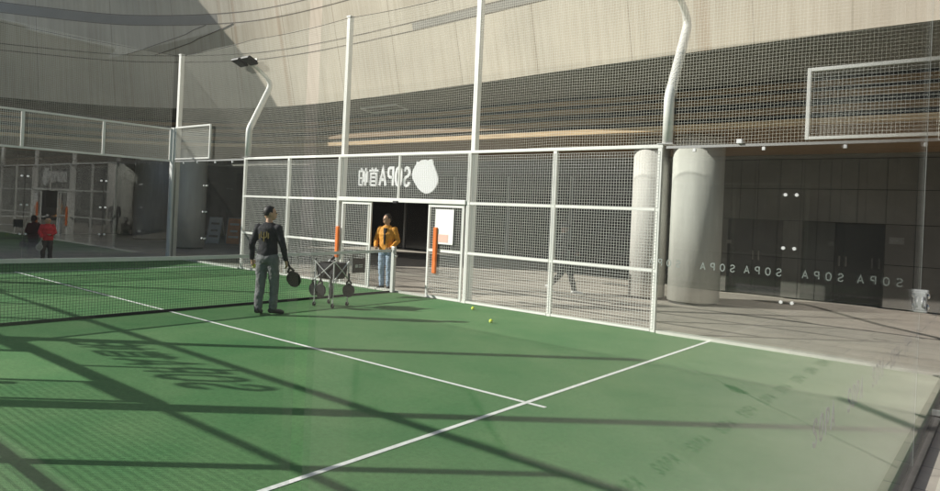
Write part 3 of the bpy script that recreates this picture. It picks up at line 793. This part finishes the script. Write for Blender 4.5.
cart = thing('ball_cart', 'folding ball cart with black canvas basket and steel legs on the turf', 'ball cart', (.88, 7.56, 0), R(12))
ha = .21
corners = [(-ha, -ha), (ha, -ha), (ha, ha), (-ha, ha)]
for x, y in corners:
    l = MB().tube([(x, y, .07), (x, y, .84)], .011, 10).build('leg', M['steel_light'], cart)
    wh = MB().tube([(x - .012, y, .04), (x + .012, y, .04)], .04, 18).build('wheel', M['rubber'], l)
    MB().box(x - .018, x - .014, y - .012, y + .012, .035, .08).box(x + .014, x + .018, y - .012, y + .012, .035, .08).build('fork', M['metal'], wh)
    MB().sphere((x, y, .85), (.022, .022, .02)).build('corner_cap', M['black'], l, smooth=True)
for i in range(4):
    a, b = corners[i], corners[(i + 1) % 4]
    k = 1.04
    MB().bar((a[0] * k, a[1] * k, .48), (b[0] * k, b[1] * k, .83), .022, .01).bar((b[0] * k * 1.03, b[1] * k * 1.03, .48), (a[0] * k * 1.03, a[1] * k * 1.03, .83), .022, .01).build('scissor_brace', M['steel_light'], cart)
bk = MB(); h_ = ha * .93
rows = [(.5, .8), (.55, .92), (.66, 1.0), (.79, 1.0)]
V = []
for z, k in rows: V += [(x * k * .93, y * k * .93, z) for x, y in corners]
Fs = [(0, 3, 2, 1)]
for a in range(3):
    for j in range(4): Fs.append((a * 4 + j, a * 4 + (j + 1) % 4, (a + 1) * 4 + (j + 1) % 4, (a + 1) * 4 + j))
bk.add(V, Fs); bo = bk.build('basket', M['fabric'], cart)
sdm = bo.modifiers.new('s', 'SOLIDIFY'); sdm.thickness = .008
cb = MB().tube([(-.02, -.02, .84), (.03, .0, .9), (.0, .03, .87)], .03, 10).build('carry_handle', M['black'], cart)
for k, (dx, dy, rz, lab) in enumerate(((-.27, -.16, 8, 'black padel racket hung on the left side of the ball cart'), (-.03, -.27, 14, 'black padel racket hung at the front middle of the ball cart'),
                                       (.2, -.26, -26, 'black padel racket seen edge on at the ball cart corner leg'), (.3, .12, 34, 'black padel racket hung on the right side of the ball cart'))):
    p = Matrix.Rotation(R(12), 3, 'Z') @ Vector((dx, dy, 0))
    racket_mesh('padel_racket', lab, M['racket'], M['rubber'], (.88 + p.x, 7.56 + p.y, .60), (0, 0, R(rz))).scale = (.88, .88, .92)

# ------------------------------------------------------------------ people
FOLDS = bpy.data.textures.new('cloth_folds', 'CLOUDS'); FOLDS.noise_scale = .075; FOLDS.noise_depth = 2
def remesh(mb, name, voxel, material, parent, smooth_it=4, folds=0):
    o = mb.build(name + '_src', material)
    md = o.modifiers.new('r', 'REMESH'); md.mode = 'VOXEL'; md.voxel_size = voxel
    sm = o.modifiers.new('s', 'SMOOTH'); sm.factor = .5; sm.iterations = smooth_it
    if folds:
        dp = o.modifiers.new('d', 'DISPLACE'); dp.texture = FOLDS; dp.strength = folds; dp.mid_level = .5; dp.texture_coords = 'LOCAL'
    bpy.context.view_layer.update()
    dg = bpy.context.evaluated_depsgraph_get()
    me = bpy.data.meshes.new_from_object(o.evaluated_get(dg)); me.name = name
    me.polygons.foreach_set('use_smooth', [True] * len(me.polygons))
    if not me.materials: me.materials.append(material)
    old = o.data; bpy.data.objects.remove(o); bpy.data.meshes.remove(old)
    n = bpy.data.objects.new(name, me); COL.objects.link(n); n.parent = parent
    return n
def limb(mb, a, b, ra, rb, n=14):
    a = Vector(a); b = Vector(b); k = 5
    mb.tube([a.lerp(b, i / k) for i in range(k + 1)], [ra + (rb - ra) * i / k for i in range(k + 1)], n)
    mb.sphere(a, ra, n, 10); mb.sphere(b, rb, n, 10)
def loft(mb, secs, n=20):
    # secs: (cx, cy, z, rx, ry)
    V = []
    for cx, cy, z, rx, ry in secs: V += [(cx + rx * math.cos(2 * math.pi * j / n), cy + ry * math.sin(2 * math.pi * j / n), z) for j in range(n)]
    k = len(secs)
    F = [(i * n + j, i * n + (j + 1) % n, (i + 1) * n + (j + 1) % n, (i + 1) * n + j) for i in range(k - 1) for j in range(n)]
    F += [tuple(range(n))[::-1], tuple((k - 1) * n + j for j in range(n))]
    mb.add(V, F)

def person(label, loc, rz, H, J, top, bottom, shoe, hair, sleeve=1.0, top_loose=1.0, leg_loose=1.0, cap=None, head_turn=0, inner=None, hem=.0, collar=True, sole=None, kid=False, group=None, skin='skin'):
    """local axes: +y is where the body faces, +x its right; J gives joints for a 1.75 m figure"""
    root = thing('person', label, 'person', loc, rz)
    k = H / 1.75
    hd = 1.25 if kid else 1.0
    V3 = lambda p: Vector(p) * k
    g_ = lambda n_: V3(J[n_])
    b = MB(); clo = MB(); trs = MB()
    # torso
    loft(b, [(0, 0, .86 * k, .13 * k, .09 * k), (0, 0, .97 * k, .155 * k, .105 * k), (0, 0, 1.1 * k, .135 * k, .095 * k), (0, .0, 1.25 * k, .155 * k, .105 * k), (0, -.01, 1.38 * k, .165 * k, .1 * k), (0, -.01, 1.45 * k, .12 * k, .07 * k), (0, -.005, 1.49 * k, .06 * k, .055 * k)])
    nb_ = Vector((0, -.005, 1.46)) * k
    headc = Vector(J.get('head', (0, .03, 1.64))) * k
    limb(b, nb_, headc - Vector((0, .01, .05)) * k, .056 * k, .05 * k)
    # head
    hr = Matrix.Rotation(head_turn, 3, 'Z')
    hb = MB()
    hb.sphere((0, 0, 0), (.078 * hd, .098 * hd, .112 * hd), 20, 16)
    hb.sphere((0, .035, -.055), (.058 * hd, .062 * hd, .06 * hd), 16, 12)
    hb.sphere((0, .1 * hd, -.012), (.013, .02, .022), 10, 8)
    for sx in (-1, 1): hb.sphere((sx * .08 * hd, -.005, -.01), (.012, .024, .034), 10, 8)
    b.add([headc + hr @ (Vector(v) * k) for v in hb.v], hb.f)
    for S in ('L', 'R'):
        sx = -1 if S == 'L' else 1
        sh_, e, wr, hn = g_('sh' + S), g_('el' + S), g_('wr' + S), g_('ha' + S)
        limb(b, sh_, e, .05 * k, .04 * k); limb(b, e, wr, .041 * k, .027 * k)
        # hand: palm, four curled fingers and thumb
        dr = (hn - wr).normalized()
        fw = Vector((0, 1, 0)); fw = (fw - dr * fw.dot(dr)).normalized(); sd_ = dr.cross(fw)
        inw = sd_ if (sd_.x * sx) < 0 else -sd_           # towards the body
        limb(b, wr + dr * .015 * k, wr + dr * .085 * k, .026 * k, .03 * k, 10)
        for q, ln_ in enumerate((.07, .078, .072, .056)):
            base = wr + dr * .085 * k + fw * (.030 - .02 * q) * k
            mid = base + dr * ln_ * .5 * k + inw * .008 * k
            tip = mid + dr * ln_ * .38 * k + inw * .03 * k
            limb(b, base, mid, .0105 * k, .0095 * k, 8); limb(b, mid, tip, .0095 * k, .008 * k, 8)
        tb = wr + dr * .035 * k + fw * .024 * k
        limb(b, tb, tb + (fw * .03 + dr * .03 + inw * .01) * k, .012 * k, .0105 * k, 8)
        limb(b, tb + (fw * .03 + dr * .03 + inw * .01) * k, tb + (fw * .032 + dr * .06 + inw * .018) * k, .0105 * k, .009 * k, 8)
        # sleeves
        limb(clo, sh_ + Vector((-sx * .006, 0, -.004)) * k, e, .069 * k * min(top_loose, 1.08), .055 * k * top_loose)
        limb(clo, e, e.lerp(wr, .93 * sleeve), .054 * k * top_loose, .042 * k * top_loose)
        # legs
        hp, kn, an, to = g_('hip' + S), g_('kn' + S), g_('an' + S), g_('to' + S)
        limb(b, hp, kn, .082 * k, .054 * k); limb(b, kn, an, .053 * k, .036 * k); limb(b, an, to, .036 * k, .026 * k)
        limb(trs, hp, kn, .098 * k * leg_loose, .074 * k * leg_loose); limb(trs, kn, an.lerp(kn, .1), .073 * k * leg_loose, .062 * k * leg_loose)
    loft(trs, [(0, 0, .84 * k, .12 * k, .1 * k), (0, 0, .93 * k, .17 * k, .125 * k), (0, 0, 1.03 * k, .16 * k, .115 * k), (0, 0, 1.06 * k, .15 * k, .11 * k)])
    hz = (.93 + hem) * k
    tl = top_loose
    loft(clo, [(0, 0, hz, .165 * k * tl, .122 * k * tl), (0, 0, hz + .08 * k, .168 * k * tl, .124 * k * tl), (0, 0, 1.15 * k, .155 * k * tl, .118 * k * tl), (0, 0, 1.3 * k, .178 * k * tl, .126 * k * tl), (0, -.01, 1.4 * k, .19 * k, .112 * k), (0, -.01, 1.45 * k, .145 * k, .088 * k), (0, -.005, 1.5 * k, .072 * k, .07 * k)])
    body = remesh(b, 'body', .0075 * max(k, .8), M[skin], root, 3)
    remesh(trs, 'trousers', .011, M[bottom], root, 4, .032)
    sh = remesh(clo, 'jacket' if inner else 'top', .011, M[top], root, 4, .02)
    if inner:
        im = MB(); loft(im, [(0, .115 * k * tl, 1.06 * k, .018 * k, .018), (0, .118 * k * tl, 1.25 * k, .03 * k, .02), (0, .1 * k, 1.44 * k, .05 * k, .02)], 12); im.build('shirt_front', M[inner], root, bevel=.01)
    # hair or cap
    hm = MB()
    hh = MB(); hh.sphere((0, -.012, .022), (.085 * hd, .102 * hd, .108 * hd), 20, 14)
    V = [Vector(v) for v in hh.v]
    for v in V:
        if v.y > .03 and v.z < .075: v.y = .03 + (v.y - .03) * .15; v.z = max(v.z, -.0)
        if v.z < -.045: v.z = -.045 - (v.z + .045) * -.2
    hm.add([headc + hr @ (v * k) for v in V], hh.f); remesh(hm, 'hair', .012, M['hair'], root, 2)
    if cap:
        cm_ = MB(); c2 = MB(); c2.sphere((0, -.005, .05), (.092 * hd, .108 * hd, .078 * hd), 20, 12); c2.sphere((0, .11, .04), (.07, .07, .012), 16, 8)
        cm_.add([headc + hr @ (Vector(v) * k) for v in c2.v], c2.f); remesh(cm_, 'cap', .01, M[cap], root, 2)
    for sx in (-1, 1):
        e_ = MB(); p = headc + hr @ (Vector((sx * .032, .09 * hd, .008)) * k); e_.sphere(p, .0105 * k, 10, 8); e_.build('eye', M['eye'], root, smooth=True)
    mo = MB(); p = headc + hr @ (Vector((0, .094 * hd, -.06)) * k); mo.sphere(p, (.022 * k, .01 * k, .006 * k), 10, 6); mo.build('mouth', M['lip'], root, smooth=True)
    for S in ('L', 'R'):
        an, to = g_('an' + S), g_('to' + S)
        sm_ = MB(); hl = an + (an - to).normalized() * .045 * k
        d_ = (to - an); 
        limb(sm_, hl - Vector((0, 0, .02 * k)), an + Vector((0, 0, .01)) * k, .04 * k, .05 * k)
        limb(sm_, hl - Vector((0, 0, .02 * k)), to, .043 * k, .04 * k); limb(sm_, to, to + d_.normalized() * .06 * k, .041 * k, .032 * k)
        zmin = min(an.z, to.z) - .062 * k
        sm_.v = [(v[0], v[1], max(v[2], zmin)) for v in sm_.v]
        so_ = remesh(sm_, 'shoe', .009, M[shoe], root, 2)
    return root
def stand(**kw):
    J = dict(head=(0, .02, 1.645), shL=(-.185, -.01, 1.41), shR=(.185, -.01, 1.41), elL=(-.235, -.03, 1.13), elR=(.235, -.03, 1.13), wrL=(-.25, .03, .89), wrR=(.25, .03, .89), haL=(-.25, .06, .8), haR=(.25, .06, .8),
             hipL=(-.09, 0, .92), hipR=(.09, 0, .92), knL=(-.11, .02, .5), knR=(.11, .02, .5), anL=(-.125, -.02, .085), anR=(.125, -.02, .085), toL=(-.15, .12, .045), toR=(.15, .12, .045))
    J.update(kw); return J
rzp = .42
pl = person('player in black long sleeved top and grey trousers seen from behind', (1.12, 6.02, 0), rzp, 1.76,
            stand(elR=(.27, .0, 1.12), wrR=(.27, .1, .9), haR=(.275, .13, .81), elL=(-.26, -.06, 1.14), wrL=(-.285, .0, .9), haL=(-.285, .03, .81), anL=(-.105, -.06, .085), toL=(-.145, .08, .045), anR=(.1, .05, .085), toR=(.15, .18, .045), knR=(.1, .07, .5), knL=(-.11, .0, .5)),
            'navy', 'slacks', 'shoe', 'hair', head_turn=R(-50), top_loose=1.0, leg_loose=1.06, hem=.02)
eb = MB()
for st in ([(-.05, .06), (-.05, -.02), (.0, -.05), (.05, -.02), (.05, .06)], [(0, .05), (0, -.1)], [(-.08, .02), (-.08, -.06)], [(.08, .04), (.08, -.05)]):
    for a, b in zip(st[:-1], st[1:]): eb.bar((a[0], -.137, 1.3 + a[1]), (b[0], -.137, 1.3 + b[1]), .016, .014)
eb.build('back_emblem', M['emblem'], pl)
def world(root_loc, rz, p): return Vector(root_loc) + Matrix.Rotation(rz, 3, 'Z') @ Vector(p)
kk = 1.76 / 1.75
hR = world((1.12, 6.02, 0), rzp, Vector((.285, .12, .855)) * kk); hL = world((1.12, 6.02, 0), rzp, Vector((-.27, .045, .775)) * kk)
rk = racket_mesh('padel_racket', 'black padel racket held low in the hand of the player in black', M['racket'], M['rubber'], (hR.x, hR.y, hR.z + .04), (R(14), R(-16), R(20)))
ball(hL.x, hL.y, hL.z, 'yellow tennis ball held in the left hand of the player in black')

yp = person('man in mustard jacket, black hair and pale jeans standing in the doorway', (-.53, 10.26, -.03), R(-158), 1.72,
            stand(elL=(-.27, -.02, 1.15), wrL=(-.2, .16, 1.0), haL=(-.15, .24, .97), elR=(.27, -.02, 1.15), wrR=(.2, .16, 1.0), haR=(.15, .24, .97), anL=(-.09, -.02, .085), anR=(.09, -.02, .085), toL=(-.12, .12, .045), toR=(.12, .12, .045), knL=(-.095, .02, .5), knR=(.095, .02, .5)),
            'mustard', 'denim', 'shoe', 'hair', top_loose=1.1, inner='darkcloth', head_turn=R(-30), hem=.0)

kidr = person('child in red jacket standing by the far glass wall holding a pale racket', (-9.5, 6.42, 0), R(-105), 1.2,
            stand(head=(0, .02, 1.62), elL=(-.26, .02, 1.15), wrL=(-.12, .17, 1.08), haL=(-.04, .2, 1.07), elR=(.26, .02, 1.15), wrR=(.2, .16, .98), haR=(.18, .2, .9)),
            'redcloth', 'brown', 'shoe', 'hair', top_loose=1.28, leg_loose=1.2, kid=True, hem=-.08)
k3 = 1.2 / 1.75
hk = world((-9.5, 6.42, 0), R(-105), Vector((.19, .2, .9)) * k3)
racket_mesh('padel_racket', 'pale padel racket held down in front by the child in red', M['racket_white'], M['racket_white'], (hk.x, hk.y, hk.z + .03), (R(6), R(10), R(105))).scale = (.75, .75, .75)

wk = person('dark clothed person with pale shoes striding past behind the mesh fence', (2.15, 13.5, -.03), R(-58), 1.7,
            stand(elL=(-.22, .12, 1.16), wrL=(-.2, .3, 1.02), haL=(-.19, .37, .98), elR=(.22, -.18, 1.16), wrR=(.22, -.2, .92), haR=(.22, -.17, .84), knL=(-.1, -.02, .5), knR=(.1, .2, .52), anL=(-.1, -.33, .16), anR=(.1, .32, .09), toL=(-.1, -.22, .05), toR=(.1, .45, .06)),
            'darkcloth', 'darkcloth', 'shoe_sole', 'hair', skin='skin_shaded', cap='darkcloth', head_turn=R(-25))

# ------------------------------------------------------------------ A-frame boards and bags by the far left corner
def aboard(lab, x, y, rz, m, band):
    root = thing('display_board', lab, 'board', (x, y, -.03), rz, 'display boards standing in the shade')
    t1 = R(14)
    MB().add([(-.3, .02, .05), (.3, .02, .05), (.3, .28, 1.15), (-.3, .28, 1.15), (-.3, .05, .05), (.3, .05, .05), (.3, .31, 1.15), (-.3, .31, 1.15)], [(0, 1, 2, 3), (7, 6, 5, 4), (0, 4, 5, 1), (2, 6, 7, 3), (1, 5, 6, 2), (0, 3, 7, 4)]).build('front_panel', m, root)
    MB().bar((-.28, .6, 0), (-.28, .3, 1.15), .03).bar((.28, .6, 0), (.28, .3, 1.15), .03).bar((-.28, .5, .3), (.28, .5, .3), .03).build('rear_frame', M['grey'], root)
    MB().bar((-.3, .02, 0), (-.3, .29, 1.17), .035).bar((.3, .02, 0), (.3, .29, 1.17), .035).bar((-.3, .29, 1.17), (.3, .29, 1.17), .035).build('frame', M['grey'], root)
    pb = MB()
    for z, wd in ((.85, .2), (.55, .16), (.3, .22)):
        yy = .02 + .26 * (z - .05) / 1.1
        pb.add([(-wd, yy - .006, z), (wd, yy - .006, z), (wd, yy + .015, z + .09), (-wd, yy + .015, z + .09)], [(0, 1, 2, 3)])
    pb.build('printed_band', band, root)
    return root
aboard('white display board leaning beside the orange one in the far left shade', -16.5, 15.2, R(28), M['poster_white'], M['seam'])
aboard('orange display board standing in the far left shade behind the corner', -15.8, 15.75, R(40), M['poster_orange'], M['poster_white'])
sb = thing('stacked_stool', 'dark folding chair beside the orange display board in shade', 'chair', (-14.95, 16.2, -.03), R(35))
MB().box(-.22, .22, -.2, .2, .43, .46).build('seat', M['fabric'], sb, bevel=.01)
MB().box(-.22, .22, .19, .22, .62, 1.0).build('backrest', M['fabric'], sb, bevel=.01)
for x in (-.21, .21):
    MB().bar((x, -.24, 0), (x, .2, 1.0), .025).build('leg', M['grey'], sb); MB().bar((x, .26, 0), (x, -.16, .5), .025).build('leg', M['grey'], sb)
